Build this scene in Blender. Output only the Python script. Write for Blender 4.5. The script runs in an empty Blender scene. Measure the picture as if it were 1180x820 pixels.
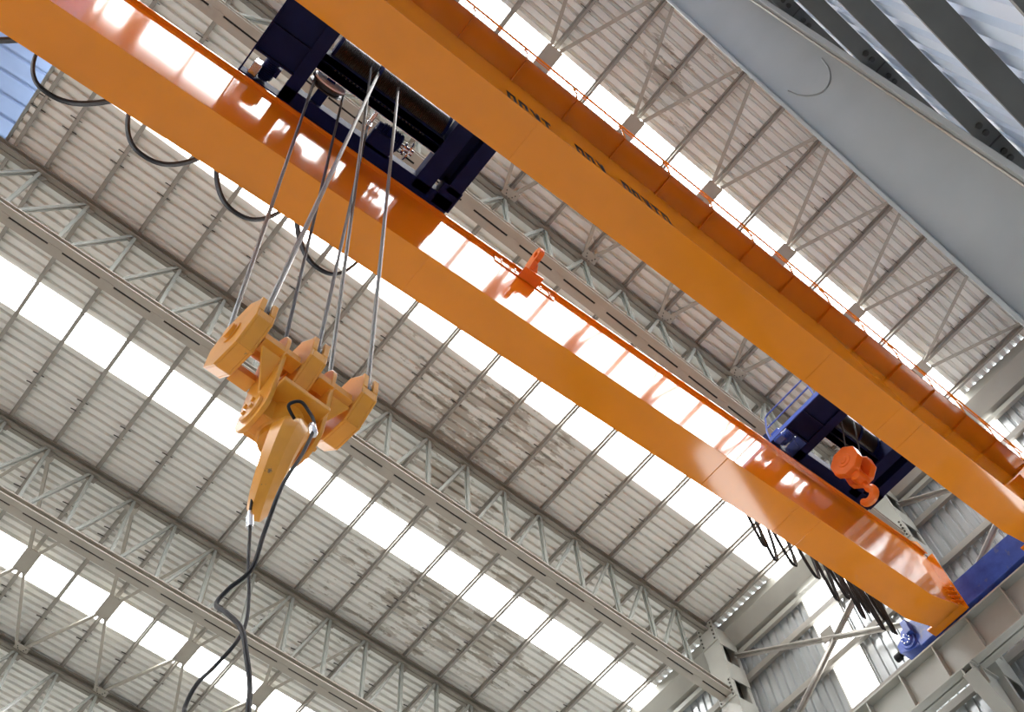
import bpy, bmesh, math, random
from mathutils import Vector, Matrix
random.seed(7)
SC = bpy.context.scene
COL = SC.collection
K = 1.6            # metres per drawing unit
FZ = 0.6           # floor height in drawing units (camera stands 1.6 m above it)
S = 0.14698        # roof slope
def W(p): return Vector((p[0]*K, p[1]*K, (p[2]-FZ)*K))
def roof(x, z0): return z0 - S*x

# ------------------------------------------------------------------ mesh builder
class MB:
    def __init__(s): s.v = []; s.f = []; s.m = []; s.cur = 0
    def add(s, vs, fs):
        o = len(s.v); s.v += [Vector(p) for p in vs]
        for f in fs: s.f.append([i+o for i in f]); s.m.append(s.cur)
        return s
    def box(s, x0, x1, y0, y1, z0, z1):
        vs = [(x, y, z) for z in (z0, z1) for y in (y0, y1) for x in (x0, x1)]
        return s.add(vs, [(0,2,3,1),(4,5,7,6),(0,1,5,4),(2,6,7,3),(0,4,6,2),(1,3,7,5)])
    def extr(s, p, q, prof, up=(0,0,1), cap=True):
        p = Vector(p); q = Vector(q); d = (q-p).normalized(); up = Vector(up)
        side = d.cross(up).normalized(); u = side.cross(d).normalized()
        n = len(prof)
        vs = [b + side*a + u*c for b in (p, q) for a, c in prof]
        fs = [(i, (i+1) % n, n+(i+1) % n, n+i) for i in range(n)]
        if cap: fs += [tuple(range(n))[::-1], tuple(range(n, 2*n))]
        return s.add(vs, fs)
    def bar(s, p, q, w, h, up=(0,0,1)):
        return s.extr(p, q, [(-w/2,-h/2),(w/2,-h/2),(w/2,h/2),(-w/2,h/2)], up)
    def cyl(s, p, q, r, n=20, r2=None):
        return s.rings(p, q, [(0, r), (1, r if r2 is None else r2)], n)
    def rings(s, p, q, prof, n=24, cap=True, hint=None):
        p = Vector(p); q = Vector(q); d = q-p; L = d.length; dn = d/L
        a = dn.orthogonal().normalized() if hint is None else Vector(hint)
        b = dn.cross(a)
        vs = []
        for t, r in prof:
            for i in range(n):
                th = 2*math.pi*i/n
                vs.append(p + d*t + (a*math.cos(th)+b*math.sin(th))*r)
        fs = []
        for k in range(len(prof)-1):
            for i in range(n):
                j = (i+1) % n
                fs.append((k*n+i, k*n+j, (k+1)*n+j, (k+1)*n+i))
        if cap:
            fs.append(tuple(range(n))[::-1]); fs.append(tuple(range((len(prof)-1)*n, len(prof)*n)))
        return s.add(vs, fs)
    def tube(s, pts, r, n=8):
        pts = [Vector(p) for p in pts]; m = len(pts)
        rr = r if isinstance(r, (list, tuple)) else [r]*m
        vs = []; a = None
        for i, p in enumerate(pts):
            d = (pts[min(i+1, m-1)]-pts[max(i-1, 0)]).normalized()
            if a is None: a = d.orthogonal().normalized()
            a = (a - d*a.dot(d)).normalized(); b = d.cross(a)
            for k in range(n):
                th = 2*math.pi*k/n
                vs.append(p + (a*math.cos(th)+b*math.sin(th))*rr[i])
        fs = [(i*n+k, i*n+(k+1) % n, (i+1)*n+(k+1) % n, (i+1)*n+k) for i in range(m-1) for k in range(n)]
        fs += [tuple(range(n))[::-1], tuple(range((m-1)*n, m*n))]
        return s.add(vs, fs)
    def prism(s, poly, off):
        poly = [Vector(p) for p in poly]; off = Vector(off); n = len(poly)
        vs = poly + [p+off for p in poly]
        return s.add(vs, [tuple(range(n))[::-1], tuple(range(n, 2*n))] + [(i, (i+1) % n, n+(i+1) % n, n+i) for i in range(n)])
    def xform(s, f):
        s.v = [Vector(f(p)) for p in s.v]; return s
    def build(s, name, mat, parent=None, org=None, bevel=0, smooth=True):
        me = bpy.data.meshes.new(name)
        if org is None: org = parent['o3'] if parent is not None else (0,0,FZ)
        org = Vector(org)
        o3 = W(org)
        me.from_pydata([W(p)-o3 for p in s.v], [], s.f)
        bm = bmesh.new(); bm.from_mesh(me)
        bmesh.ops.recalc_face_normals(bm, faces=bm.faces[:]); bm.to_mesh(me); bm.free()
        mats = mat if isinstance(mat, (list, tuple)) else [mat]
        for m in mats: me.materials.append(m)
        if len(mats) > 1:
            me.polygons.foreach_set('material_index', s.m)
        if smooth:
            me.polygons.foreach_set('use_smooth', [True]*len(me.polygons))
            me.set_sharp_from_angle(angle=math.radians(32))
        o = bpy.data.objects.new(name, me); COL.objects.link(o)
        if parent is not None: o.parent = parent
        else: o.location = o3
        o['o3'] = tuple(org)
        if parent is not None:
            # children are modelled in the same frame as their parent
            o.location = W(org) - W(parent['o3'])
        if bevel:
            b = o.modifiers.new('Bevel', 'BEVEL'); b.width = bevel*K; b.segments = 2; b.limit_method = 'ANGLE'; b.angle_limit = math.radians(40)
        return o
def tag(o, label=None, cat=None, group=None, kind=None):
    if label: o['label'] = label
    if cat: o['category'] = cat
    if group: o['group'] = group
    if kind: o['kind'] = kind
    return o
def thing(name, p, label, cat, group=None):
    o = bpy.data.objects.new(name, None); COL.objects.link(o)
    o.location = W(p); o['o3'] = tuple(p); o.empty_display_size = .2
    return tag(o, label, cat, group)
def struct(name, mb, mat, **k):
    o = mb.build(name, mat, **k); o['kind'] = 'structure'; return o
def dup(o, loc, parent=None):
    c = o.copy(); COL.objects.link(c); c.parent = parent
    if loc is not None: c.location = loc
    for ch in list(o.children):
        dup(ch, None, c)
    return c
ORD = ['first','second','third','fourth','fifth','sixth','seventh','eighth','ninth','tenth','eleventh','twelfth','thirteenth','fourteenth','fifteenth','sixteenth','seventeenth','eighteenth','nineteenth','twentieth']

# ------------------------------------------------------------------ materials
def mat(name, col, rough=.5, metal=0, var=.12, scale=3., bump=0, bscale=40, spec=.5, coat=0, stretch=(1,1,1), extra=None):
    m = bpy.data.materials.new(name); m.use_nodes = True
    nt = m.node_tree; nt.nodes.clear(); N = nt.nodes.new; L = nt.links.new
    out = N('ShaderNodeOutputMaterial'); b = N('ShaderNodeBsdfPrincipled'); L(b.outputs[0], out.inputs[0])
    tc = N('ShaderNodeTexCoord'); mp = N('ShaderNodeMapping'); mp.inputs['Scale'].default_value = stretch
    geo = N('ShaderNodeNewGeometry'); L(geo.outputs['Position'], mp.inputs[0])
    nz = N('ShaderNodeTexNoise'); nz.inputs['Scale'].default_value = scale; nz.inputs['Detail'].default_value = 5
    L(mp.outputs[0], nz.inputs['Vector'])
    rp = N('ShaderNodeValToRGB')
    c = Vector(col[:3])
    rp.color_ramp.elements[0].position = .3; rp.color_ramp.elements[1].position = .7
    rp.color_ramp.elements[0].color = (*(c*(1-var)), 1); rp.color_ramp.elements[1].color = (*[min(1, x*(1+var)) for x in c], 1)
    L(nz.outputs['Fac'], rp.inputs[0])
    src = rp.outputs[0]
    if extra: src = extra(nt, N, L, mp, src)
    L(src, b.inputs['Base Color'])
    b.inputs['Roughness'].default_value = rough; b.inputs['Metallic'].default_value = metal
    b.inputs['Specular IOR Level'].default_value = spec; b.inputs['Coat Weight'].default_value = coat; b.inputs['Coat Roughness'].default_value = .05
    if bump:
        n2 = N('ShaderNodeTexNoise'); n2.inputs['Scale'].default_value = bscale; n2.inputs['Detail'].default_value = 3
        L(mp.outputs[0], n2.inputs['Vector'])
        bp = N('ShaderNodeBump'); bp.inputs['Strength'].default_value = bump; bp.inputs['Distance'].default_value = .02
        L(n2.outputs['Fac'], bp.inputs['Height']); L(bp.outputs[0], b.inputs['Normal'])
    return m
def patches(colr, thr, amt, sc=1.2, st=(1.0, 4.0, 1.0), reg=.25, spots=None):
    """irregular stains and peeling patches that belong to the surface itself"""
    def f(nt, N, L, mp, src):
        geo = N('ShaderNodeNewGeometry'); m2 = N('ShaderNodeMapping'); m2.inputs['Scale'].default_value = st
        L(geo.outputs['Position'], m2.inputs[0])
        a = N('ShaderNodeTexNoise'); a.inputs['Scale'].default_value = sc; a.inputs['Detail'].default_value = 7; a.inputs['Roughness'].default_value = .65
        L(m2.outputs[0], a.inputs['Vector'])
        r = N('ShaderNodeTexNoise'); r.inputs['Scale'].default_value = .11; r.inputs['Detail'].default_value = 1
        L(geo.outputs['Position'], r.inputs['Vector'])
        ad = N('ShaderNodeMath'); ad.operation = 'MULTIPLY_ADD'; L(r.outputs['Fac'], ad.inputs[0]); ad.inputs[1].default_value = reg; L(a.outputs['Fac'], ad.inputs[2])
        val = ad.outputs[0]
        for (x, y, rad, w) in spots or []:          # areas where the sheets are stained most
            d = N('ShaderNodeVectorMath'); d.operation = 'DISTANCE'; L(geo.outputs['Position'], d.inputs[0]); d.inputs[1].default_value = W((x, y, roof(x, 20.4)))
            mr = N('ShaderNodeMapRange'); mr.interpolation_type = 'SMOOTHSTEP'; L(d.outputs['Value'], mr.inputs[0])
            mr.inputs[1].default_value = 0; mr.inputs[2].default_value = rad*K; mr.inputs[3].default_value = w; mr.inputs[4].default_value = 0
            a2 = N('ShaderNodeMath'); a2.operation = 'ADD'; L(val, a2.inputs[0]); L(mr.outputs[0], a2.inputs[1]); val = a2.outputs[0]
        rr = N('ShaderNodeValToRGB'); rr.color_ramp.elements[0].position = thr; rr.color_ramp.elements[1].position = thr+.02
        L(val, rr.inputs[0])
        mu = N('ShaderNodeMath'); mu.operation = 'MULTIPLY'; L(rr.outputs[0], mu.inputs[0]); mu.inputs[1].default_value = amt
        mx = N('ShaderNodeMix'); mx.data_type = 'RGBA'; L(mu.outputs[0], mx.inputs['Factor']); L(src, mx.inputs[6]); mx.inputs[7].default_value = (*colr, 1)
        return mx.outputs[2]
    return f
def emis(name, col, st):
    m = bpy.data.materials.new(name); m.use_nodes = True
    nt = m.node_tree; nt.nodes.clear(); N = nt.nodes.new
    out = N('ShaderNodeOutputMaterial'); e = N('ShaderNodeEmission')
    tc = N('ShaderNodeNewGeometry'); nz = N('ShaderNodeTexNoise'); nz.inputs['Scale'].default_value = .6
    nt.links.new(tc.outputs['Position'], nz.inputs['Vector'])
    rp = N('ShaderNodeValToRGB'); c = Vector(col)
    rp.color_ramp.elements[0].color = (*(c*.96), 1); rp.color_ramp.elements[1].color = (*c, 1)
    nt.links.new(nz.outputs['Fac'], rp.inputs[0]); nt.links.new(rp.outputs[0], e.inputs[0])
    e.inputs[1].default_value = st
    nt.links.new(e.outputs[0], out.inputs[0]); return m
LSKY = 15.0
M = dict(
 orange=mat('orange_gloss_paint', (.80,.250,.008), .09, var=.05, scale=.8, bump=.025, bscale=1.2, spec=.5),
 orange_walk=mat('orange_walkway_paint', (.66,.185,.007), .10, var=.06, scale=1.2, bump=.02, bscale=3),
 orange_hook=mat('worn_orange_hook_paint', (.76,.325,.03), .28, var=.08, scale=3, bump=.05, bscale=12, extra=patches((.10,.085,.07), .815, .85, 5.0, (1,1,1), .35)),
 orange_red=mat('bright_orange_red_paint', (.80,.20,.025), .3, var=.06, scale=4),
 navy=mat('navy_blue_paint', (.006,.011,.070), .5, var=.15, scale=2, spec=.12),
 blue=mat('royal_blue_paint', (.05,.10,.43), .25, var=.22, scale=2.5, extra=patches((.13,.15,.22), .74, .45, 2.2, (1,1,1), .25)),
 bluerail=mat('blue_rail_paint', (.06,.12,.5), .35, var=.08),
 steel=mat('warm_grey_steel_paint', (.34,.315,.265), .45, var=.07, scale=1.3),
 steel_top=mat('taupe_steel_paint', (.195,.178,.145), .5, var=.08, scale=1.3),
 steel_web=mat('pale_green_grey_steel_paint', (.25,.262,.235), .4, var=.07, scale=1.5),
 column=mat('grey_green_column_paint', (.40,.40,.355), .4, var=.06, scale=1.1),
 frame=mat('blue_grey_frame_paint', (.35,.365,.36), .32, var=.07, scale=.9, bump=.02, bscale=2),
 girt=mat('dark_grey_girt_paint', (.115,.115,.105), .5, var=.1, scale=2),
 purlin=mat('purlin_grey_paint', (.28,.262,.228), .5, var=.08, scale=1.5),
 roof=mat('off_white_roof_sheet', (.715,.71,.665), .5, var=.06, scale=1.0, stretch=(.35,3,1), extra=patches((.36,.325,.265), .80, .72, 1.0, (.7,2.2,1.), .12, spots=[(7.6,8.7,4.2,.29),(8.5,13.2,5.0,.20),(5.8,.6,2.2,.22),(11.5,12.5,3.8,.20)])),
 roof_skytint=mat('sky_tinted_sheet', (.20,.27,.42), .5, var=.05, scale=1),
 wall=mat('galvanised_wall_sheet', (.53,.55,.555), .27, metal=.5, var=.09, scale=1.2, stretch=(1,3,.35)),
 gutter=mat('grey_gutter_steel', (.36,.355,.31), .4, var=.06, scale=1),
 galv=mat('galvanised_angle', (.42,.40,.36), .35, metal=.4, var=.1, scale=3),
 rope=mat('steel_wire_rope', (.20,.20,.19), .35, metal=.8, var=.3, scale=60),
 ropedark=mat('dark_greased_rope', (.035,.035,.04), .4, var=.2, scale=40),
 black=mat('black_rubber', (.009,.009,.011), .55, var=.2, scale=10, spec=.25),
 letter=mat('black_lettering', (.012,.010,.008), .65, var=.1, spec=.1),
 bolt=mat('dark_bolt_steel', (.04,.036,.03), .5, var=.2),
 drum=mat('greased_drum_rope', (.030,.017,.009), .30, var=.35, scale=9, spec=.6),
 shine=mat('bare_machined_steel', (.62,.63,.65), .22, metal=.9, var=.08),
 white=mat('lit_face_white', (.85,.86,.88), .3, var=.03),
 floor=mat('concrete_floor', (.50,.485,.455), .6, var=.1, scale=.3),
 plain=mat('pale_wall_paint', (.6,.6,.58), .7, var=.06, scale=.5),
 lamp=emis('skylight_glow', (1.0,1.0,1.0), LSKY),
 lampwall=emis('wall_panel_glow', (1.0,1.0,.99), LSKY*.5),
)
def translucent(name, col, t):
    m = bpy.data.materials.new(name); m.use_nodes = True
    nt = m.node_tree; nt.nodes.clear(); N = nt.nodes.new; L = nt.links.new
    out = N('ShaderNodeOutputMaterial'); a = N('ShaderNodeBsdfPrincipled'); b = N('ShaderNodeBsdfTranslucent'); mx = N('ShaderNodeMixShader')
    geo = N('ShaderNodeNewGeometry'); nz = N('ShaderNodeTexNoise'); nz.inputs['Scale'].default_value = 1.3
    mp = N('ShaderNodeMapping'); mp.inputs['Scale'].default_value = (1, 1, .2); L(geo.outputs['Position'], mp.inputs[0]); L(mp.outputs[0], nz.inputs['Vector'])
    rp = N('ShaderNodeValToRGB'); c = Vector(col); rp.color_ramp.elements[0].color = (*(c*.9), 1); rp.color_ramp.elements[1].color = (*c, 1)
    L(nz.outputs['Fac'], rp.inputs[0])
    L(rp.outputs[0], a.inputs['Base Color']); a.inputs['Roughness'].default_value = .35; L(rp.outputs[0], b.inputs[0])
    mx.inputs[0].default_value = t; L(a.outputs[0], mx.inputs[1]); L(b.outputs[0], mx.inputs[2]); L(mx.outputs[0], out.inputs[0])
    return m
M['gable'] = translucent('pale_blue_translucent_sheet', (.72,.78,.86), .10)

# ------------------------------------------------------------------ corrugated sheets
def ribprofile(v0, v1, pitch, rw, rh, phase=0., sl=.018):
    """across-the-sheet profile: flat pans with narrow raised ribs"""
    pts = [(v0, 0)]; k = math.ceil((v0-phase)/pitch)
    while True:
        c = phase + k*pitch
        if c + rw/2 + sl > v1: break
        if c - rw/2 - sl > v0:
            pts += [(c-rw/2-sl, 0), (c-rw/2, rh), (c+rw/2, rh), (c+rw/2+sl, 0)]
        k += 1
    pts.append((v1, 0)); return pts
def sheet(mb, org, du, dv, dn, ulen, prof, th=.006):
    org = Vector(org); du = Vector(du); dv = Vector(dv); dn = Vector(dn); n = len(prof)
    vs = []
    for t in (0, th):
        for u in (0, ulen):
            vs += [org + du*u + dv*a + dn*(b+t) for a, b in prof]
    fs = []
    for i in range(n-1):
        fs.append((i, i+1, n+i+1, n+i)); fs.append((2*n+i, 3*n+i, 3*n+i+1, 2*n+i+1))
        fs.append((i, 2*n+i, 2*n+i+1, i+1)); fs.append((n+i, n+i+1, 3*n+i+1, 3*n+i))
    fs += [(0, n, 3*n, 2*n), (n-1, 3*n-1, 4*n-1, 2*n-1)]
    mb.add(vs, fs)
ZR = 20.38          # roof sheet underside on x = 0
TY = [-0.70, 4.50, 9.72, 14.93, 20.14]       # frame lines F, T0..T3
BAYC = [1.90, 7.11, 12.32, 17.53, 22.75]
STRIP = [(1.61, 2.74), (6.76, 7.71), (11.92, 12.70), (17.63, 18.45)] + [(c-.41, c+.41) for c in (22.75, 27.95, 33.15)]
XE, XR = 15.15, -3.12
nrm = Vector((S, 0, 1)).normalized(); dru = Vector((1, 0, -S)).normalized(); RL = (XE-XR)/dru.x
YF, YB = -1.02, 36.0
cuts = [YF] + [v for p in STRIP for v in p] + [YB]
mb = MB()
for i in range(0, len(cuts), 2):
    sheet(mb, (XR, 0, roof(XR, ZR)), dru, (0,1,0), nrm, RL, ribprofile(cuts[i], cuts[i+1], .196, .048, .07, .11))
struct('ceiling', mb, M['roof'], smooth=False)
# the other half of the roof, seen only as light
XL = -24.6
mb = MB(); lru = Vector((-1, 0, -S)).normalized(); XR2 = -7.2; zl = roof(XR, ZR)
for i in range(0, len(cuts), 2):
    sheet(mb, (XR2, 0, zl), lru, (0,1,0), Vector((-S,0,1)).normalized(), (XR2-XL)/-lru.x, [(cuts[i],0),(cuts[i+1],0)])
struct('ceiling', mb, M['roof'], smooth=False)
wn = 0
for p in STRIP:
    c = (p[0]+p[1])/2; HS = (p[1]-p[0])/2
    wn += 1
    mb = MB(); mb.extr((XR, c, roof(XR, ZR)+.045), (XE, c, roof(XE, ZR)+.045), [(-HS-.03,-.006),(HS+.03,-.006),(HS+.03,.006),(-HS-.03,.006)], up=nrm)
    struct('window_%d' % wn, mb, M['lamp'])
for p in STRIP:
    c = (p[0]+p[1])/2; HS = (p[1]-p[0])/2
    wn += 1
    mb = MB(); mb.extr((XR2, c, zl+.045), (XL, c, zl-S*(XR2-XL)+.045), [(-HS-.03,-.006),(HS+.03,-.006),(HS+.03,.006),(-HS-.03,.006)])
    struct('window_%d' % wn, mb, M['lamp'])
# raised ridge monitor: blue of the open sky put into the sheet colour
mb = MB()
sheet(mb, (-8.2, 0, zl+1.25), (1,0,.0), (0,1,0), (0,0,1), 5.9, ribprofile(YF, YB, .42, .05, .05, .2))
struct('ceiling', mb, M['roof_skytint'], smooth=False)
mb = MB()
for k in range(9):
    y = -.7 + 5.21*k/1.0
    if y > YB: break
    for x in (-3.08, -7.25):
        mb.bar((x, y, zl-.1), (x, y, zl+1.26), .12, .12, up=(0,1,0))
for x in (-3.12, -7.2): mb.box(x-.03, x+.03, YF, YB, zl-.02, zl+.08)
struct('trim_1', mb, M['steel_web'])
# floor and enclosing walls
mb = MB(); mb.box(XL-1, 18, -3, YB+1, FZ-.2, FZ); struct('floor', mb, M['floor'])
mb = MB(); mb.box(XL-.2, XL, YF, YB, FZ, zl-S*(XR2-XL)); struct('wall_left', mb, M['plain'])
mb = MB()
mb.prism([(XL, YB, FZ), (15.6, YB, FZ), (15.6, YB, roof(15.6, ZR)), (XR, YB, zl), (XR, YB, zl+1.25), (XR2, YB, zl+1.25), (XR2, YB, zl), (XL, YB, zl-S*(XR2-XL))], (0, .15, 0))
struct('wall_back', mb, M['plain'])
# side wall: ribbed sheets between light panels
XW = 15.62
PAN = [(c-.40, c+.40) for c in BAYC]
ys = [YF] + [v for p in PAN for v in p] + [YB]
mb = MB()
for i in range(0, len(ys), 2):
    sheet(mb, (XW, 0, FZ), (0,0,1), (0,1,0), (1,0,0), 17.55-FZ+.4, ribprofile(ys[i], ys[i+1], .205, .045, .05, .07))
struct('wall_right', mb, M['wall'], smooth=False)
for p in PAN:
    wn += 1
    mb = MB(); mb.box(XW+.03, XW+.045, p[0]-.02, p[1]+.02, 6., 17.9); mb2 = mb
    w = struct('window_%d' % wn, mb, M['lampwall'])
    fr = MB()
    for y in p: fr.box(XW-.03, XW+.02, y-.012, y+.012, 6., 17.9)
    fr.build('frame', M['gutter'], w)
mb = MB()
for p in PAN: mb.box(XW, XW+.06, p[0], p[1], FZ, 6.)
struct('wall_right', mb, M['wall'])
# gable wall behind the big grey column
YG = -1.0
mb = MB()
sheet(mb, (0, YG-.02, FZ), (0,0,1), (1,0,0), (0,-1,0), 20.2, ribprofile(XL, 15.6, .26, .07, .05, .1))
struct('wall_front', mb, M['gable'], smooth=False)
# eave gutter trough along the side wall
def seg_y(y0, y1): return (y0, y1)
mb = MB()
gprof = [(15.13, roof(15.13, ZR)-.006), (15.13, 17.93), (15.40, 17.64), (15.60, 17.64), (15.60, 17.60), (15.38, 17.60), (15.11, 17.91), (15.11, roof(15.11, ZR)-.006)]
mb.prism([(x, YF, z) for x, z in gprof], (0, YB-YF, 0))
mb.box(15.46, 15.56, YF, YB, 17.40, 17.52)
struct('trim_2', mb, M['gutter'])

# ------------------------------------------------------------------ roof trusses
XN = lambda n: -.29 + 1.008*n
NN = list(range(-3, 15))
ZT, ZB = 20.10, 18.18
XC = 14.78          # inner face of the columns
def pair(mb, p, q, w, gap, d):
    """two angles back to back"""
    for s_ in (-1, 1):
        off = Vector((0, s_*(gap+w)/2, 0))
        mb.bar(Vector(p)+off, Vector(q)+off, w, d, up=(0,1,0) if False else (0,0,1) if abs(Vector(q)[0]-Vector(p)[0]) > .01 else (1,0,0))
def truss(y, label):
    t = thing('roof_truss', (XN(0), y, roof(XN(0), ZB)), label, 'roof truss', 'roof trusses across the hall')
    x0, x1 = XN(-3)-.3, XC
    top = MB()
    I = [(-.10,0),(-.012,0),(-.012,.02),(.012,.02),(.012,0),(.10,0),(.10,.035),(.03,.035),(.03,.15),(.115,.15),(.115,.18),(-.115,.18),(-.115,.15),(-.03,.15),(-.03,.035),(-.10,.035)]
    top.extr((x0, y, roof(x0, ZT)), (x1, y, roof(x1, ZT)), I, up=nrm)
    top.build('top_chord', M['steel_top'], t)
    bot = MB()
    for s_ in (-1, 1):
        a = .018*s_; b = .165*s_
        bot.extr((x0, y, roof(x0, ZB)), (x1, y, roof(x1, ZB)), [(a,0),(b,0),(b,.03),(a+.03*s_,.03),(a+.03*s_,.13),(b,.13),(b,.16),(a,.16)], up=nrm)
    for n in NN:
        xa, xb = XN(n)-.06, XN(n)+.21
        bot.extr((xa, y, roof(xa, ZB)-.004), (xb, y, roof(xb, ZB)-.004), [(-.03,0),(.03,0),(.03,.05),(-.03,.05)], up=nrm)
    bot.build('bottom_chord', M['steel'], t)
    cap = MB(); cap.extr((x0, y, roof(x0, ZB)), (x1, y, roof(x1, ZB)), [(-.0178,.012),(.0178,.012),(.0178,.16),(-.0178,.16)], up=nrm)
    cap.build('slot_shade', M['black'], t)  # black filler darkens the chord slot in place of its shade
    for n in NN:
        x = XN(n)
        if x > XC-.1: continue
        v = MB(); pair(v, (x, y, roof(x, ZB)+.12), (x, y, roof(x, ZT)+.02), .036, .026, .062); v.build('vertical', M['steel_web'], t)
        xn = XN(n+1); xe = min(xn, XC)-.06
        if n < 14:
            d = MB(); pair(d, (x+.13, y, roof(x+.13, ZB)+.12), (xe, y, roof(xe, ZT)+.02), .034, .026, .058); d.build('diagonal', M['steel_web'], t)
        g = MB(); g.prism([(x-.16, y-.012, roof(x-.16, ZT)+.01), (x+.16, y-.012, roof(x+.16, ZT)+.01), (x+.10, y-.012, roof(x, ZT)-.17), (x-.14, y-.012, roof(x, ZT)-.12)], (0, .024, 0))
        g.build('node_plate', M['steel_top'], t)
    # bolted end plates against the column
    for zz, h in ((roof(XC, ZB)-.1, .5), (roof(XC, ZT)-.42, .62)):
        e = MB(); e.box(XC-.03, XC-.002, y-.24, y+.24, zz, zz+h); ep = e.build('end_plate', M['column'], t)
        for s_ in (-.19, .19):
            for k in range(5):
                z = zz + h*(.12+.19*k)
                b = MB(); b.cyl((XC-.05, y+s_, z), (XC-.028, y+s_, z), .022, 8); b.build('bolt', M['bolt'], ep)
    return t
truss(TY[1], 'grey roof truss between the two orange girders, passing over the blue trolley')
truss(TY[2], 'grey roof truss below the left orange girder, running behind the large hook block')
truss(TY[3], 'grey roof truss crossing behind the dangling black cords, below the middle skylight strip')
truss(TY[4], 'grey roof truss in the bottom left corner, beyond the lowest skylight strip')
# gable rafter on the frame line of the big column
t = thing('gable_rafter', (0, TY[0], roof(0, ZT)), 'plain grey gable rafter at the roof edge above the big grey column', 'rafter')
mb = MB(); mb.extr((XR, TY[0], roof(XR, ZT)-.12), (XC, TY[0], roof(XC, ZT)-.12), [(-.15,0),(.15,0),(.15,.03),(.02,.03),(.02,.27),(.15,.27),(.15,.3),(-.15,.3),(-.15,.27),(-.02,.27),(-.02,.03),(-.15,.03)], up=nrm)
mb.build('beam', M['frame'], t)

# ------------------------------------------------------------------ purlins
ZP = 20.285
def purlin_mesh():
    mb = MB(); y0, y1 = YF+.02, 26.0
    C = [(-.008,0),(.048,0),(.048,.012),(.006,.012),(.006,.083),(.006,.095),(-.05,.095),(-.05,.083),(-.008,.083)]
    mb.extr((0, y0, 0), (0, y1, 0), C, up=nrm)
    return mb
px = [-2.95] + [XN(n) for n in range(-2, 16)]
proto = None; clip = None
for i, x in enumerate(px):
    k = len(px)-1-i
    lab = '%s roof purlin counted from the eave gutter, grey channel under the roof sheets' % ORD[k]
    z = roof(x, ZP)
    if proto is None:
        proto = purlin_mesh()
        proto.v = [v + Vector((x, 0, z)) for v in proto.v]
        o = proto.build('purlin', M['purlin'], org=(x, 12, z))
        first = o
        cm = []
        for c in BAYC[:4]:
            for dy in (-1.45, -1.2, 1.35, 1.62):
                b = MB(); q = .13 + .05*random.random()
                b.box(x-q, x+q*.8, c+dy-.007, c+dy+.007, z+.080, z+.098)
                b.build('seam_tick', M['bolt'], o)  # dark ticks across the purlin at the sheet laps
    else:
        o = dup(first, W((x, 12, z)))
    tag(o, lab, 'purlin', 'roof purlins')

# ------------------------------------------------------------------ cross bracing under the roof
NB = [2.72 + 2.016*k for k in range(-3, 7)]
ZBr = 20.16
def brace(bay, k, lab):
    ya, yb = TY[bay]+.13, TY[bay+1]-.13
    xc = NB[k] + 1.0; yc = (TY[bay]+TY[bay+1])/2 if bay == 0 else 17.78
    t = thing('roof_brace', (xc, yc, roof(xc, ZBr)), lab, 'brace', 'cross braces under the roof sheets')
    gh = .30 if bay == 0 else .36
    g = MB(); g.extr((xc-.17, yc, roof(xc-.17, ZBr)), (xc+.17, yc, roof(xc+.17, ZBr)), [(-gh,0),(gh,0),(gh,.02),(-gh,.02)], up=nrm)
    g.build('gusset_plate', M['steel'], t)
    for sx in (-1, 1):
        for sy, ye in ((-1, ya), (1, yb)):
            xe = xc + sx*.93
            p = Vector((xc+sx*.10, yc+sy*.30, roof(xc+sx*.10, ZBr)-.02)); q = Vector((xe, ye, roof(xe, ZBr)-.02))
            a = MB(); a.extr(p, q, [(-.035,0),(.035,0),(.035,.012),(-.023,.012),(-.023,.06),(-.035,.06)], up=nrm)
            a.build('arm', M['steel'], t)
    for sy, ye in ((-1, ya), (1, yb)):
        xe = xc - .97
        e = MB(); e.extr((xe-.17, ye-sy*.02, roof(xe-.17, ZBr)-.045), (xe+.17, ye-sy*.02, roof(xe+.17, ZBr)-.045), [(-.13,0),(.13,0),(.13,.016),(-.13,.016)], up=nrm)
        ep = e.build('end_plate', M['steel'], t)
        for bx, by in ((-.10,.06),(-.07,.0),(-.03,-.05),(.10,.06),(.07,.0),(.03,-.05)) if sy > 0 else ():
            xx = xe+bx; yy = ye - sy*.02 + sy*(-by)
            b = MB(); b.cyl((xx, yy, roof(xx, ZBr)-.058), (xx, yy, roof(xx, ZBr)-.04), .013, 8); b.build('bolt', M['bolt'], ep)
    return t
for k in range(len(NB)-1):
    brace(0, k, 'grey cross brace beyond the walkway girder, %s from the side wall' % ORD[len(NB)-2-k])
for k in range(0, 6):
    brace(3, k, 'grey cross brace on the lowest skylight strip, %s from the left' % ORD[k])

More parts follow.
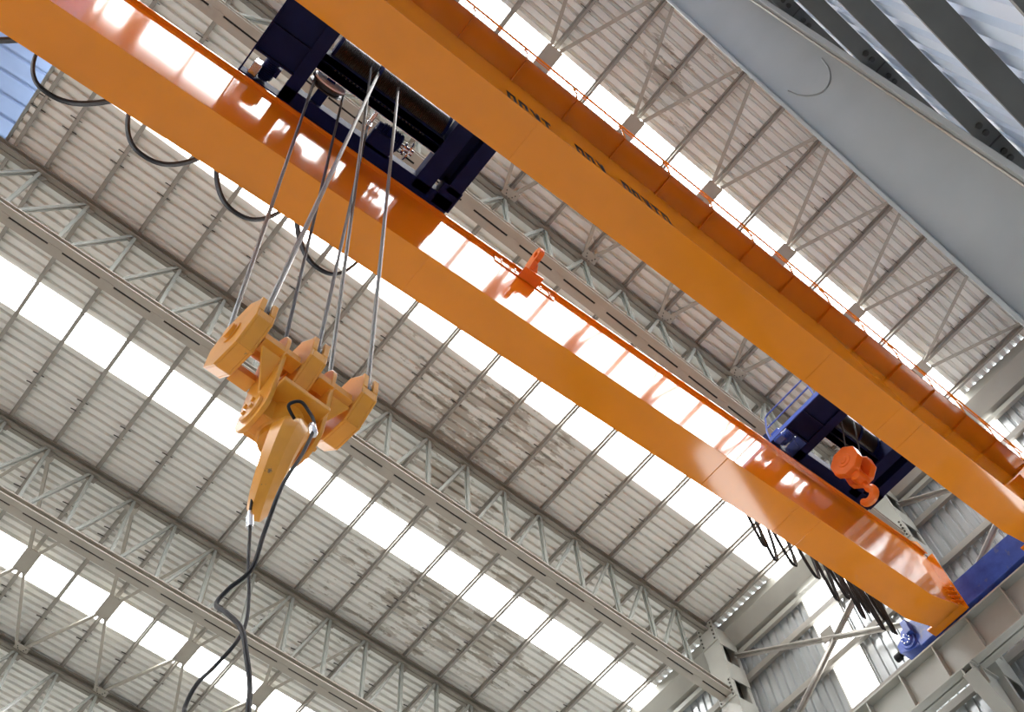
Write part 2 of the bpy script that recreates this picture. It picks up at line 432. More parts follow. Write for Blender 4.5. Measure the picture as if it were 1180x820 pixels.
# ------------------------------------------------------------------ columns of the side wall
def column(y, lab):
    t = thing('steel_column', (15.1, y, FZ), lab, 'column', 'columns of the side wall')
    a = MB(); a.box(XC, XC+.04, y-.24, y+.24, FZ, 18.0); a.build('inner_flange', M['column'], t)
    a = MB(); a.box(15.36, 15.40, y-.24, y+.24, FZ, 17.9); a.build('outer_flange', M['column'], t)
    a = MB(); a.box(XC+.04, 15.36, y-.02, y+.02, FZ, 17.9); a.build('web', M['girt'], t)
    a = MB()
    for s_ in (-1, 1):
        a.box(XC+.04, XC+.10, y+s_*.24-(.03 if s_ > 0 else 0), y+s_*.24+(0 if s_ > 0 else .03), FZ, 17.95)
        a.box(15.29, 15.36, y+s_*.24-(.03 if s_ > 0 else 0), y+s_*.24+(0 if s_ > 0 else .03), FZ, 17.9)
    a.build('side_angle', M['column'], t)
    z = 17.9; k = 0
    while z > 6:
        for s_ in (-1, 1):
            yy = y + s_*.247
            b = MB(); b.prism([(XC+.005, yy-.008, z), (15.395, yy-.008, z), (15.395, yy-.008, z-.52), (XC+.005, yy-.008, z-.52)], (0, .016, 0))
            b.build('batten_plate', M['column'], t)
        z -= 1.02
    # bracket carrying the runway beam
    b = MB()
    zt = 12.28
    for s_ in (-.09, .09):
        b.prism([(XC, y+s_-.012, zt), (14.02, y+s_-.012, zt), (14.02, y+s_-.012, zt-.10), (XC, y+s_-.012, zt-1.15)], (0, .024, 0))
    b.box(14.0, XC, y-.15, y+.15, zt, zt+.03)
    b.prism([(14.02, y-.13, zt-.10), (14.02, y+.13, zt-.10), (XC, y+.13, zt-1.15), (XC, y-.13, zt-1.15)], (-.014, 0, -.014))
    b.box(14.22, 14.25, y-.16, y+.16, zt-.34, zt)
    b.build('bracket', M['column'], t)
    return t
column(TY[1], 'tall grey column at the right end of the orange girder, carrying the runway beam')
column(TY[2], 'tall grey column at the bottom edge where the hook-block truss ends')
# girts on the side wall
gz = [16.66, 15.42, 14.15, 12.90, 11.65, 10.4]
for k, z in enumerate(gz):
    mb = MB(); mb.extr((15.52, YF+.1, z), (15.52, YB-.1, z), [(-.05,0),(.05,0),(.05,.15),(-.05,.15)])
    tag(mb.build('wall_girt', M['purlin'], org=(15.52, 10, z)), '%s horizontal girt below the eave gutter on the ribbed side wall' % ORD[k], 'girt', 'girts of the side wall')
# X bracing on the side wall
def wallx(y0, y1, lab, cat='brace'):
    t = thing('wall_brace', (15.2, (y0+y1)/2, 15.8), lab, cat, 'cross braces of the side wall')
    for a, b, dx in (((y1-.28, 17.22), (y0+.28, 14.35), 0), ((y1-.28, 14.40), (y0+.28, 16.95), .05)):
        m_ = MB(); m_.extr((15.22+dx, a[0], a[1]), (15.22+dx, b[0], b[1]), [(-.07,-.05),(.07,-.05),(.07,-.035),(.012,-.035),(.012,.06),(-.012,.06),(-.012,-.035),(-.07,-.035)], up=(-1,0,0))
        m_.build('diagonal', M['galv'], t)
    g = MB(); yc = (y0+y1)/2; g.box(15.17, 15.19, yc-.18, yc+.14, 15.68, 15.98); g.build('gusset_plate', M['steel_top'], t)
    return t
wallx(TY[1], TY[2], 'crossed grey angle braces on the side wall, over the white light panel')
wallx(TY[0], TY[1], 'crossed grey angle braces on the side wall, behind the right orange girder and blue carriage')
# ------------------------------------------------------------------ crane runway beam
RX = 14.25
t = thing('runway_beam', (RX, 10, 12.32), 'heavy grey crane runway beam with stiffeners at the lower right', 'runway beam')
y0, y1 = YF+.2, YB-.4
ZRT, ZRB = 13.08, 12.32
a = MB(); a.box(RX-.20, RX+.20, y0, y1, ZRT-.035, ZRT); a.build('top_flange', M['column'], t, bevel=.006)
a = MB(); a.box(RX-.012, RX+.012, y0, y1, ZRB, ZRT); a.build('web', M['column'], t)
a = MB(); a.box(RX-.20, RX+.20, y0, y1, ZRB, ZRB+.03); a.build('bottom_flange', M['column'], t, bevel=.006)
a = MB(); a.box(RX-.035, RX+.035, y0, y1, ZRT, ZRT+.10); a.build('rail', M['shine'], t)
y = 4.06 - 6*.80
while y < 16:
    if y > y0:
        a = MB(); a.box(RX-.185, RX-.012, y-.012, y+.012, ZRB+.03, ZRT-.035); a.build('stiffener', M['column'], t)
        a = MB(); a.box(RX+.012, RX+.185, y-.012, y+.012, ZRB+.03, ZRT-.035); a.build('stiffener', M['column'], t)
    y += .80
# far runway on the other side of the hall
t = thing('runway_beam', (-22.0, 10, 12.32), 'grey crane runway beam at the far left side of the hall', 'runway beam')
LX = -22.0
a = MB(); a.box(LX-.2, LX+.2, y0, y1, ZRT-.035, ZRT); a.box(LX-.012, LX+.012, y0, y1, ZRB, ZRT); a.box(LX-.2, LX+.2, y0, y1, ZRB, ZRB+.03); a.box(LX-.035, LX+.035, y0, y1, ZRT, ZRT+.1)
a.build('beam', M['column'], t)

# ------------------------------------------------------------------ the overhead crane
CR = thing('overhead_crane', (0, 3.2, 13.18), 'big orange double-girder overhead crane with blue end carriages', 'overhead crane')
GZ, GT = 12.75, 14.62
XEND = 14.03
def girder(yc):
    y0, y1 = yc-.30, yc+.30           # flange edges
    w0, w1 = yc-.225, yc+.225         # web faces
    xl = -21.9
    g = MB()
    th = .03
    # bottom flange with the rising end
    g.prism([(xl, y0, GZ), (12.82, y0, GZ), (XEND, y0, 13.17), (XEND, y0, 13.17+th), (12.82, y0, GZ+th), (xl, y0, GZ+th)], (0, y1-y0, 0))
    for w in (w0, w1-.02):
        g.prism([(xl, w, GZ+th), (12.82, w, GZ+th), (XEND, w, 13.17+th), (XEND, w, GT), (xl, w, GT)], (0, .02, 0))
    g.box(xl, XEND, y0+.02, y1-.02, GT, GT+.035)
    for x in (-2.6, 2.7, 8.0, 9.55, 10.05):       # plate joints of the bottom flange
        g.box(x-.006, x+.006, y0+.003, y1-.003, GZ-.0035, GZ)
    o = g.build('girder', M['orange'], CR, bevel=.006)
    r = MB(); r.box(xl+.4, XEND-.4, yc-.03, yc+.03, GT+.035, GT+.10); r.build('rail', M['bolt'], o)
    # bolted end flange with little stiffener plates
    e = MB(); e.box(XEND, XEND+.022, y0-.06, y1+.06, 13.12, 14.52); e.box(XEND-.22, XEND+.022, y0-.02, y1+.13, 13.115, 13.15); e.build('end_plate', M['orange'], o, bevel=.004)
    for k in range(4 if yc > 3 else 0):
        z = 13.28+.11*k
        s_ = MB(); s_.prism([(XEND, y0+.05, z), (XEND-.22, y0+.07, z), (XEND, y0-.06, z)], (0, 0, .014)); s_.build('stiffener', M['orange'], o)
        b = MB(); b.cyl((XEND-.03, y0-.02, z+.06), (XEND, y0-.02, z+.06), .018, 8); b.build('bolt', M['shine'], o)
    s_ = MB(); s_.prism([(XEND-.5, y0+.02, GT), (XEND-.12, y0+.02, GT+.22), (XEND+.02, y0+.02, GT+.02), (XEND+.02, y0+.02, GT-.02)], (0, .02, 0)); s_.build('top_gusset', M['orange'], o)
    return o
G1 = girder(4.255)
G2 = girder(2.08)
# stop lug with slotted mounting plate on the left girder
yl = 4.255-.225
a = MB(); a.box(3.86, 4.98, yl-.018, yl, 14.38, 14.60)
lug = a.build('lug_plate', M['orange'], G1, bevel=.004)
for xx in (3.98, 4.24, 4.72, 4.88):
    for zz in (14.45, 14.53):
        b = MB(); b.cyl((xx, yl-.03, zz), (xx, yl-.018, zz), .016, 8); b.build('bolt', M['orange_walk'], lug)
a = MB()
# a rounded plate with a hole that sticks out towards the other girder
def lugplate(x0, x1):
    pts = []; n = 20
    cy, cz, R = yl-.36, 14.62, .125
    outer = [(yl-.018, 14.36), (yl-.018, 14.62)]
    arc = [(cy+R*math.cos(math.radians(t_)), cz+R*math.sin(math.radians(t_))) for t_ in range(70, 291, 11)]
    poly = outer + arc
    # inner ring (hole)
    m = len(poly); r = .052
    hole = []
    for (py, pz) in poly:
        th = math.atan2(pz-cz, py-cy); hole.append((cy+r*math.cos(th), cz+r*math.sin(th)))
    vs = []
    for x in (x0, x1):
        vs += [(x, py, pz) for py, pz in poly] + [(x, py, pz) for py, pz in hole]
    fs = []
    for i in range(m):
        j = (i+1) % m
        fs.append((i, j, m+j, m+i)); fs.append((2*m+i, 3*m+i, 3*m+j, 2*m+j))
        fs.append((i, 2*m+i, 2*m+j, j)); fs.append((m+i, m+j, 3*m+j, 3*m+i))
    a.add(vs, fs)
lugplate(4.36, 4.44)
a.box(4.28, 4.62, yl-.20, yl-.018, 14.36, 14.40)
a.prism([(4.44, yl-.018, 14.40), (4.44, yl-.30, 14.45), (4.62, yl-.018, 14.40)], (0, 0, .03))
a.build('lug', M['orange_red'], lug, bevel=.004)
# walkway with ribs and hand rail on the outer girder
ZW = 14.56
yo, yi = 1.50, 2.08-.225
w = MB(); w.box(-21.5, 14.6, yo, yi, ZW, ZW+.02); w.box(-21.5, 14.6, yo, yo+.012, ZW-.035, ZW+.10)
wk = w.build('walkway', M['orange_walk'], CR)
x = 2.47-.885*5
posts = []
while x < 14.5:
    b = MB(); b.prism([(x-.008, yo+.012, ZW), (x-.008, yi, ZW), (x-.005, yi, ZW-.07), (x-.005, yo+.012, ZW-.03)], (.010, 0, 0)); b.build('rib', M['orange_walk'], wk)
    b = MB(); b.tube([(x, yo+.01, ZW), (x, yo-.02, ZW+.3), (x, yo-.02, ZW+.72)], .014, 6); b.build('post', M['orange_walk'], wk)
    x += .885
b = MB(); b.tube([(-2.6, yo-.02, ZW+.72), (14.5, yo-.02, ZW+.72)], .017, 8); b.build('handrail', M['orange_walk'], wk)
b = MB(); b.tube([(-2.6, yo-.02, ZW+.40), (14.5, yo-.02, ZW+.40)], .009, 8); b.build('midrail', M['orange_walk'], wk)
# black lettering on the outer web (only its upper part clears the flange)
def letters(x0, x1, n):
    dx = (x1-x0)/n; mb = MB(); yw = 2.08-.225-.003
    for i in range(n):
        xa = x0+dx*i+dx*.08; xb = x0+dx*(i+.86)
        z0, z1 = 13.20, 13.58
        st = dx*.26
        k = i % 4
        if k == 0:
            mb.box(xa, xa+st, yw, yw+.004, z0, z1); mb.box(xb-st, xb, yw, yw+.004, z0, z1); mb.box(xa, xb, yw, yw+.004, z1-.11, z1)
        elif k == 1:
            mb.box(xa, xa+st, yw, yw+.004, z0, z1); mb.box(xa, xb, yw, yw+.004, z1-.10, z1); mb.box(xb-st, xb, yw, yw+.004, z1-.28, z1-.1)
        elif k == 2:
            mb.prism([(xa, yw, z1), (xa+st, yw, z1), (xb, yw, z0), (xb-st, yw, z0)], (0, .004, 0)); mb.box(xb-st, xb, yw, yw+.004, z0, z1)
        else:
            mb.box((xa+xb)/2-st/2, (xa+xb)/2+st/2, yw, yw+.004, z0, z1); mb.box(xa, xb, yw, yw+.004, z1-.1, z1)
    mb.build('lettering', M['letter'], G2)
letters(2.30, 3.05, 4); letters(3.42, 3.95, 3); letters(4.22, 5.12, 5)
# festoon track on the outside of the left girder
f_ = MB(); f_.box(-21, 13.4, 4.73, 4.77, 13.88, 13.94); f_.box(-21, 13.4, 4.70, 4.80, 13.94, 13.96)
for k in range(-10, 7): f_.box(k*2.0, k*2.0+.04, 4.48, 4.80, 13.96, 14.0)
f_.build('cable_track', M['bolt'], G1)
# blue end carriage
def carriage(xc, sgn):
    x0, x1 = xc-.21, xc+.21
    c = MB(); c.box(x0, x1, 1.05, 5.02, 13.19, 13.74)
    o = c.build('end_carriage', M['blue'], CR, bevel=.012)
    for yy in (1.35, 4.86):
        w_ = MB(); w_.rings((xc-.07, yy, 13.38), (xc+.07, yy, 13.38), [(0,.17),(.12,.19),(.13,.195),(.2,.2),(.25,.195),(.25,.18),(.75,.18),(.75,.2),(1,.2)], 28); w_.build('wheel', M['navy'], o)
    e = MB()      # shaped wheel housing that overhangs the left girder end
    xi = x0 if sgn > 0 else x1
    e.prism([(x0, 5.02, 13.22), (x0, 5.24, 13.26), (x0, 5.42, 13.34), (x0, 5.42, 13.50), (x0, 5.30, 13.56), (x0, 5.22, 13.70), (x0, 5.02, 13.74)], (x1-x0, 0, 0))
    e.build('wheel_housing', M['blue'], o, bevel=.01)
    e = MB(); e.rings((xi-.10*sgn, 5.16, 13.42), (xi, 5.16, 13.42), [(0,.06),(.2,.10),(.5,.11),(.5,.15),(1,.155)], 24); 
    e.box(min(xi, xi-.16*sgn), max(xi, xi-.16*sgn), 4.98, 5.10, 13.45, 13.72)
    e.build('gearbox', M['blue'], o, bevel=.005)
    for k in range(8):
        th = k*math.pi/4
        b = MB(); b.cyl((xi-.115*sgn, 5.16+.08*math.cos(th), 13.42+.08*math.sin(th)), (xi-.06*sgn, 5.16+.08*math.cos(th), 13.42+.08*math.sin(th)), .012, 8); b.build('bolt', M['shine'], o)
    e = MB(); e.rings((xc-.1*sgn, 5.42, 13.40), (xc-.1*sgn, 5.60, 13.40), [(0,.05),(.3,.05),(.3,.075),(.9,.075),(1,.06)], 16); e.build('buffer', M['black'], o)
    e = MB(); e.rings((xc-.1*sgn, 1.05, 13.40), (xc-.1*sgn, .87, 13.40), [(0,.05),(.3,.05),(.3,.075),(.9,.075),(1,.06)], 16); e.build('buffer', M['black'], o)
carriage(RX+.02, 1); carriage(-22.0, -1)

# ------------------------------------------------------------------ trolleys
def trolley(px_, L, lab, small=False):
    """frame between the girder rails; local x runs 0..L from px_"""
    t = thing('crane_trolley', (px_, 3.16, 14.72), lab, 'crane trolley', 'trolleys on the crane girders')
    R0, R1 = 2.08, 4.255
    zb = 14.80
    X = lambda u: px_+u
    # side frames along the rails
    a = MB(); a.box(X(.55), X(L-.02), 3.82, 4.20, zb, zb+.30); a.box(X(.55), X(L-.02), 3.80, 4.22, zb-.02, zb+.005); a.build('side_frame', M['navy'], t, bevel=.006)
    a = MB(); a.box(X(.55), X(L-.02), 2.12, 2.45, zb, zb+.30); a.build('side_frame', M['navy'], t, bevel=.006)
    # cross beams
    a = MB(); a.box(X(.57), X(.72), 2.2, 4.0, zb-.01, zb+.34); a.box(X(.55), X(.74), 2.2, 4.0, zb-.02, zb); a.build('cross_beam', M['navy'], t, bevel=.006)
    a = MB(); a.box(X(L-.66), X(L-.40), 2.2, 3.95, zb-.02, zb+.36); a.build('cross_beam', M['navy'], t, bevel=.006)
    a = MB(); a.box(X(L-.22), X(L), 2.2, 3.72, zb-.02, zb+.36); a.box(X(L-.42), X(L-.2), 2.2, 3.72, zb+.26, zb+.30); a.build('cross_beam', M['navy'], t, bevel=.006)
    a = MB(); a.box(X(L-.30), X(L+.02), 3.62, 3.98, zb-.02, zb+.30); a.build('end_block', M['navy'], t, bevel=.01)
    # long beams beside the drum
    for y_, h in ((3.19, .30), (3.32, .24)):
        a = MB(); a.box(X(.72), X(L-.66), y_-.05, y_+.05, zb+.02, zb+h); a.box(X(.72), X(L-.66), y_-.05, y_+.055, zb+.02, zb+.035); a.box(X(.72), X(L-.66), 3.20, 3.34, zb+.16, zb+.18)  # flat plate added over the grating to block skylight through the gap
        a.build('long_beam', M['navy'], t, bevel=.004)
    a = MB(); a.box(X(.72), X(L-.66), 3.375, 3.385, zb+.005, zb+.03); a.build('edge_strip', M['shine'], t)
    # rope guard grating between the beams
    a = MB()
    for k in range(26):
        xx = .95 + (L-1.9)*k/25
        a.box(X(xx), X(xx+.02), 3.24, 3.28, zb+.03, zb+.05)
    a.build('grating', M['bolt'], t)
    # grooved rope drums
    segs = [(.82, 1.42), (1.48, L-.72)]
    for u0, u1 in segs:
        prof = []; n = int((u1-u0)/.024)
        for k in range(n):
            for q, r in ((0, .235), (.3, .255), (.7, .255), (1, .235)): prof.append(((k+q)/n, r))
        d = MB(); d.rings((X(u0), 3.17, zb+.42), (X(u1), 3.17, zb+.42), prof, 28); d.build('rope_drum', M['drum'], t)
    d = MB()
    for u in (.80, 1.43, L-.73): d.rings((X(u), 3.17, zb+.42), (X(u+.045), 3.17, zb+.42), [(0,.27),(1,.27)], 28)
    d.build('drum_flange', M['navy'], t)
    # platform with ribbed underside and rail
    a = MB(); a.box(X(0), X(.57), 1.95, 3.64, zb+.02, zb+.04)
    pl = a.build('platform', M['navy'], t)
    for y_ in (2.40, 2.80, 3.22, 3.63):
        b = MB(); b.box(X(0), X(.57), y_-.012, y_+.012, zb-.05, zb+.02); b.build('rib', M['navy'], pl)
    b = MB(); b.box(X(-.02), X(.0), 1.95, 4.02, zb-.03, zb+.06); b.build('toe_plate', M['bluerail'] if small else M['navy'], pl)
    b = MB(); zr = zb+.02
    for hh in (.30, .58):
        pts = [(X(-.01), 1.95, zr+hh), (X(-.01), 3.82 if hh > .4 else 3.93, zr+hh)]
        b.tube(pts, .016, 8)
    b.tube([(X(-.01), 3.82, zr+.58), (X(-.01), 3.88, zr+.55), (X(-.01), 3.97, zr+.26), (X(-.01), 3.99, zr)], .016, 8)
    for y_ in (2.0, 2.9): b.tube([(X(-.01), y_, zr), (X(-.01), y_, zr+.58)], .014, 8)
    if small: b.build('railing', M['bluerail'], pl)
    # travel drive: motor and wheel
    for u in (.10, L-.35):
        w_ = MB(); w_.rings((X(u+.17), R1-.06, zb+.10), (X(u+.17), R1+.06, zb+.10), [(0,.19),(.15,.19),(.15,.165),(.85,.165),(.85,.19),(1,.19)], 28); w_.build('wheel', M['shine'], t)
        w_ = MB(); w_.rings((X(u+.17), R0-.06, zb+.10), (X(u+.17), R0+.06, zb+.10), [(0,.19),(.15,.19),(.15,.165),(.85,.165),(.85,.19),(1,.19)], 28); w_.build('wheel', M['shine'], t)
    a = MB(); a.box(X(-.03), X(.58), 4.0, 4.19, zb-.01, zb+.24); a.build('side_frame', M['navy'], t, bevel=.01)
    mo = M['blue'] if small else M['navy']
    a = MB(); a.rings((X(.28), 3.98, zb+.16), (X(.28), 3.66, zb+.16), [(0,.07),(.12,.07),(.12,.10)] + [(.15+.8*k/9+q, r) for k in range(9) for q, r in ((0,.085),(.03,.085),(.03,.105),(.06,.105))] + [(.96,.10),(1,.06)], 20); a.box(X(.36), X(.42), 3.72, 3.86, zb+.12, zb+.24)
    dm = a.build('drive_motor', mo, t)
    b = MB(); b.box(X(.08), X(.20), 3.80, 3.98, zb+.02, zb+.26); b.build('gearbox', M['shine'] if not small else mo, dm, bevel=.01)
    # hoist motor with gearbox and coupling
    um = L*.55
    a = MB(); a.rings((X(um), 3.62, zb+.18), (X(um+.42), 3.62, zb+.18), [(0,.05),(.02,.12),(.18,.125),(.18,.145)] + [(.2+.7*k/8+q, r) for k in range(8) for q, r in ((0,.135),(.03,.135),(.03,.15),(.06,.15))] + [(.94,.145),(1,.10)], 24)
    hm = a.build('hoist_motor', M['blue'] if small else M['navy'], t)
    if small:
        for k in range(12):
            th = k*math.pi/6
            b = MB(); b.bar((X(um-.008), 3.62+.03*math.cos(th), zb+.18+.03*math.sin(th)), (X(um-.008), 3.62+.115*math.cos(th), zb+.18+.115*math.sin(th)), .014, .012, up=(1,0,0)); b.build('fan_slot', M['bolt'], hm)
        b = MB(); b.prism([(X(um+.06), 3.58, zb), (X(um+.50), 3.58, zb), (X(um+.50), 3.95, zb), (X(um+.06), 3.95, zb)], (0, 0, .2)); b.build('gearbox', M['blue'], hm, bevel=.015)
    else:
        b = MB(); b.box(X(um-.02), X(um+.36), 3.58, 3.86, zb-.02, zb+.12); b.build('mount', M['navy'], hm, bevel=.01)
    a = MB(); a.rings((X(um+.42), 3.62, zb+.18), (X(um+.62), 3.62, zb+.18), [(0,.04),(.2,.04),(.2,.09),(.35,.09),(.35,.05),(.6,.05),(.6,.15),(.7,.15),(.7,.05),(1,.05)], 24); a.build('brake_coupling', M['shine'] if not small else M['blue'], t)
    return t
TR = trolley(-.34, 3.32, 'large navy blue hoist trolley between the girders above the big hook block')
# equaliser sheave of the large trolley
a = MB(); a.rings((.66, 3.47, 14.94), (.66, 3.57, 14.94), [(0,.24),(.2,.25),(.25,.20),(.75,.20),(.8,.25),(1,.24)], 36); a.build('sheave', M['ropedark'], TR)
a = MB(); a.rings((.66, 3.450, 14.94), (.66, 3.468, 14.94), [(0,.23),(1,.245)], 36); a.build('sheave_lit_face', M['white'], TR)  # white disc paints the bright skylit side of the sheave
a = MB(); a.box(.60, .72, 3.36, 3.45, 14.92, 14.97); a.box(.58, .74, 3.57, 3.84, 14.95, 15.0); a.build('sheave_bracket', M['navy'], TR)
a = MB(); a.cyl((1.37, 3.34, 14.86), (1.37, 3.66, 14.86), .03, 12); a.box(1.33, 1.41, 3.56, 3.64, 14.66, 14.86); a.build('rope_anchor', M['shine'], TR)
T2 = trolley(9.86, 2.62, 'small blue auxiliary trolley with railing near the right end of the girders', True)

# ------------------------------------------------------------------ large hook block
BC = Vector((1.355, 3.725, 8.13)); YAW = math.radians(6.5)
HB = thing('hook_block', tuple(BC), 'large worn orange hook block with three rope sheaves and a heavy hook', 'hook block')
def loc(p):
    c, s_ = math.cos(YAW), math.sin(YAW)
    return (BC.x + p[0]*c - p[1]*s_, BC.y + p[0]*s_ + p[1]*c, BC.z + p[2])
def octa(R, rot=22.5, sy=1, sz=1): return [(R*sy*math.cos(math.radians(rot+45*k)), R*sz*math.sin(math.radians(rot+45*k))) for k in range(8)]
for u in (-.485, 0, .485):
    hw = .074
    a = MB()
    pts = octa(.325, 22.5, 1.0, 1.0)
    # two cheek plates and a rim open at the top so that the ropes run in
    a.prism([(u-hw, y, z) for y, z in pts], (.022, 0, 0)); a.prism([(u+hw-.022, y, z) for y, z in pts], (.022, 0, 0))
    for k in range(8):
        p, q = pts[k], pts[(k+1) % 8]
        if k in (0, 1, 2): continue
        s0 = .93
        if k == 3:          # front face: closed below, two prongs above with the rope slot between
            m_ = (p[0]*.4+q[0]*.6, p[1]*.4+q[1]*.6)
            for x0_, x1_ in ((u-hw+.001, u-.026), (u+.026, u+hw-.001)): a.box(x0_, x1_, p[0]-.004, p[0]+.03, m_[1], p[1]+.03)
            p = m_
        a.add([(x, *v) for x in (u-hw+.02, u+hw-.02) for v in (p, q, (q[0]*s0, q[1]*s0), (p[0]*s0, p[1]*s0))], [(0,1,2,3),(4,7,6,5),(0,4,5,1),(2,6,7,3),(0,3,7,4),(1,5,6,2)])
    a.xform(loc); hs = a.build('sheave_housing', M['orange_hook'], HB, bevel=.006)
    b = MB(); b.rings((u-hw+.028, 0, 0), (u+hw-.028, 0, 0), [(0,.275),(.2,.285),(.35,.25),(.65,.25),(.8,.285),(1,.275)], 40); b.xform(loc); b.build('sheave', M['ropedark'], hs)
    for s_ in (-1, 1):
        b = MB(); b.rings((u+s_*hw, 0, 0), (u+s_*(hw+.03), 0, 0), [(0,.095),(.4,.095),(.4,.06),(1,.055)], 24)
        b.xform(loc); b.build('hub_cap', M['orange_hook'], hs)
    b = MB()      # weld bead around the casing
    p, q = pts[4], pts[5]
    b.bar((u-hw, q[0], q[1]), (u+hw, q[0], q[1]), .007, .007, up=(0,1,0))
    b.xform(loc); b.build('weld', M['orange_hook'], hs)
a = MB(); a.cyl((-.60, 0, 0), (.60, 0, 0), .065, 20); a.xform(loc); a.build('axle', M['orange_hook'], HB)
for y_, z_ in ((-.17, -.14), (.15, -.16)):
    for u0, u1 in ((-.40, -.23), (.23, .40), (-.22, -.083), (.083, .22)):
        a = MB(); a.box(u0, u1, y_-.035, y_+.035, z_-.05, z_+.06); a.box(u0, u1, y_-.06, y_+.06, z_-.062, z_-.05); a.xform(loc); a.build('spacer_beam', M['orange_hook'], HB, bevel=.004)
for s_ in (-1, 1):
    a = MB(); a.prism([(s_*.395, -.2, -.26), (s_*.23, -.2, -.26), (s_*.23, -.02, -.50)], (0, .02, 0)); a.xform(loc); a.build('web_plate', M['orange_hook'], HB)
# long rounded side plates
def oval(y0, z0, y1, z1, r, n=10):
    d = Vector((y1-y0, z1-z0)); th = math.atan2(d.y, d.x); pts = []
    for k in range(n+1):
        t_ = th-math.pi/2+math.pi*k/n; pts.append((y1+r*math.cos(t_), z1+r*math.sin(t_)))
    for k in range(n+1):
        t_ = th+math.pi/2+math.pi*k/n; pts.append((y0+r*math.cos(t_), z0+r*math.sin(t_)))
    return pts
for s_ in (-1, 1):
    a = MB(); a.prism([(s_*.215-.018, y, z) for y, z in oval(-.03, 0, -.0, -.70, .185)], (.036, 0, 0)); a.xform(loc)
    sp = a.build('side_plate', M['orange_hook'], HB, bevel=.006)
    b = MB(); b.rings((s_*.233, 0, -.70), (s_*.262, 0, -.70), [(0,.115),(.8,.11),(1,.09)], 24)
    for k in range(4):
        th = math.pi/4+k*math.pi/2; b.cyl((s_*.26, .055*math.cos(th), -.70+.055*math.sin(th)), (s_*.28, .055*math.cos(th), -.70+.055*math.sin(th)), .018, 6)
    b.xform(loc); b.build('trunnion_cap', M['orange_hook'], sp)
a = MB(); a.box(-.20, .20, -.27, .27, -.60, -.55); a.box(-.20, .20, -.09, .09, -.82, -.60); a.xform(loc); a.build('crosshead', M['orange_hook'], HB, bevel=.008)
a = MB(); a.rings((0, 0, -.56), (0, 0, -.90), [(0,.15),(.75,.15),(.8,.125),(1,.12)], 28); a.xform(loc); a.build('swivel_nut', M['orange_hook'], HB)
# the hook: bevelled section swept around the bowl
def hook(center, pts, name, par, xf, m_):
    """pts: (y, z, radial thickness, width)"""
    mb = MB(); n = len(pts); vs = []
    for i, (y, z, tr, w_) in enumerate(pts):
        p0 = pts[max(i-1, 0)]; p1 = pts[min(i+1, n-1)]
        d = Vector((p1[0]-p0[0], p1[1]-p0[1])).normalized(); nn = Vector((-d.y, d.x))
        b_ = .30
        prof = [(-w_/2, -tr/2+tr*b_), (-w_/2+w_*b_, -tr/2), (w_/2-w_*b_, -tr/2), (w_/2, -tr/2+tr*b_), (w_/2, tr/2-tr*b_), (w_/2-w_*b_, tr/2), (-w_/2+w_*b_, tr/2), (-w_/2, tr/2-tr*b_)]
        for a_, c_ in prof: vs.append((center[0]+a_, y+nn.x*c_, z+nn.y*c_))
    fs = [(i*8+k, i*8+(k+1) % 8, (i+1)*8+(k+1) % 8, (i+1)*8+k) for i in range(n-1) for k in range(8)] + [tuple(range(8))[::-1], tuple(range((n-1)*8, n*8))]
    mb.add(vs, fs)
    if xf: mb.xform(xf)
    return mb.build(name, m_, par, smooth=True)
pts = [(0, -.80, .17, .17), (-.0, -.90, .17, .17), (-.03, -.97, .18, .20), (-.08, -1.02, .20, .235)]
cy, cz, RY, RZ = -.01, -1.19, .17, .255
for k in range(15):
    th = math.radians(128 + 17.4*k); q = k/14
    tr = .185+.05*math.sin(math.pi*min(1, q*1.25)) - .12*max(0, q-.65)/.35
    pts.append((cy+RY*math.cos(th), cz+RZ*math.sin(th), tr, .25 - .10*min(1, q/.6)))
pts.append((cy+RY*1.12, cz+RZ*.45, .07, .11))
HR = math.radians(-27)
def loch(p):
    k = max(0, min(1.1, (-p[2]-.85)/.7)); y = p[1]+.25*k          # the hook swings slightly out of plumb
    return loc((.06-.10*k+p[0]*math.cos(HR)-y*math.sin(HR), -.07+p[0]*math.sin(HR)+y*math.cos(HR), p[2]+.12))
HK = hook((0,), pts, 'hook', HB, loch, M['orange_hook'])
a = MB(); a.bar((0, -.10, -1.03), (0, .20, -1.16), .13, .02, up=(0,0,1)); a.box(-.05, .05, .13, .15, -1.30, -1.06); a.xform(loch); a.build('safety_latch', M['black'], HK)

# ------------------------------------------------------------------ wire ropes
def rope(p, q, r, lab, m_=None):
    p = Vector(p); q = Vector(q)
    mb = MB(); n = 7
    mb.tube([p, p.lerp(q, .33), p.lerp(q, .66), q], r, 8)
    return tag(mb.build('wire_rope', m_ or M['rope'], org=tuple(p)), lab, 'rope', 'hoist ropes of the large hook block')
def sh(u, s_): return loc((u, s_*.262, .0))
rope((.47, 3.52, 14.94), sh(-.485, 1), .019, 'steel rope at far left, from the round pulley down to the left sheave housing')
rope((.90, 3.52, 14.94), sh(0, 1), .017, 'steel rope from the right side of the round pulley down to the middle housing', M['ropedark'])
rope((1.10, 2.99, 15.10), sh(-.485, -1), .022, 'slanting bright rope crossing in front of another, down to the left housing slot')
rope((.98, 2.99, 15.10), sh(.485, 1), .020, 'rope crossing behind the slanting one, ending at the left side of the right housing')
rope((1.37, 3.60, 14.70), sh(0, -1), .017, 'dark rope hanging from the shackle anchor, down to the middle housing slot', M['ropedark'])
rope((1.42, 2.99, 15.10), sh(.485, -1), .020, 'rightmost steel rope, running from the drum to the right housing slot')

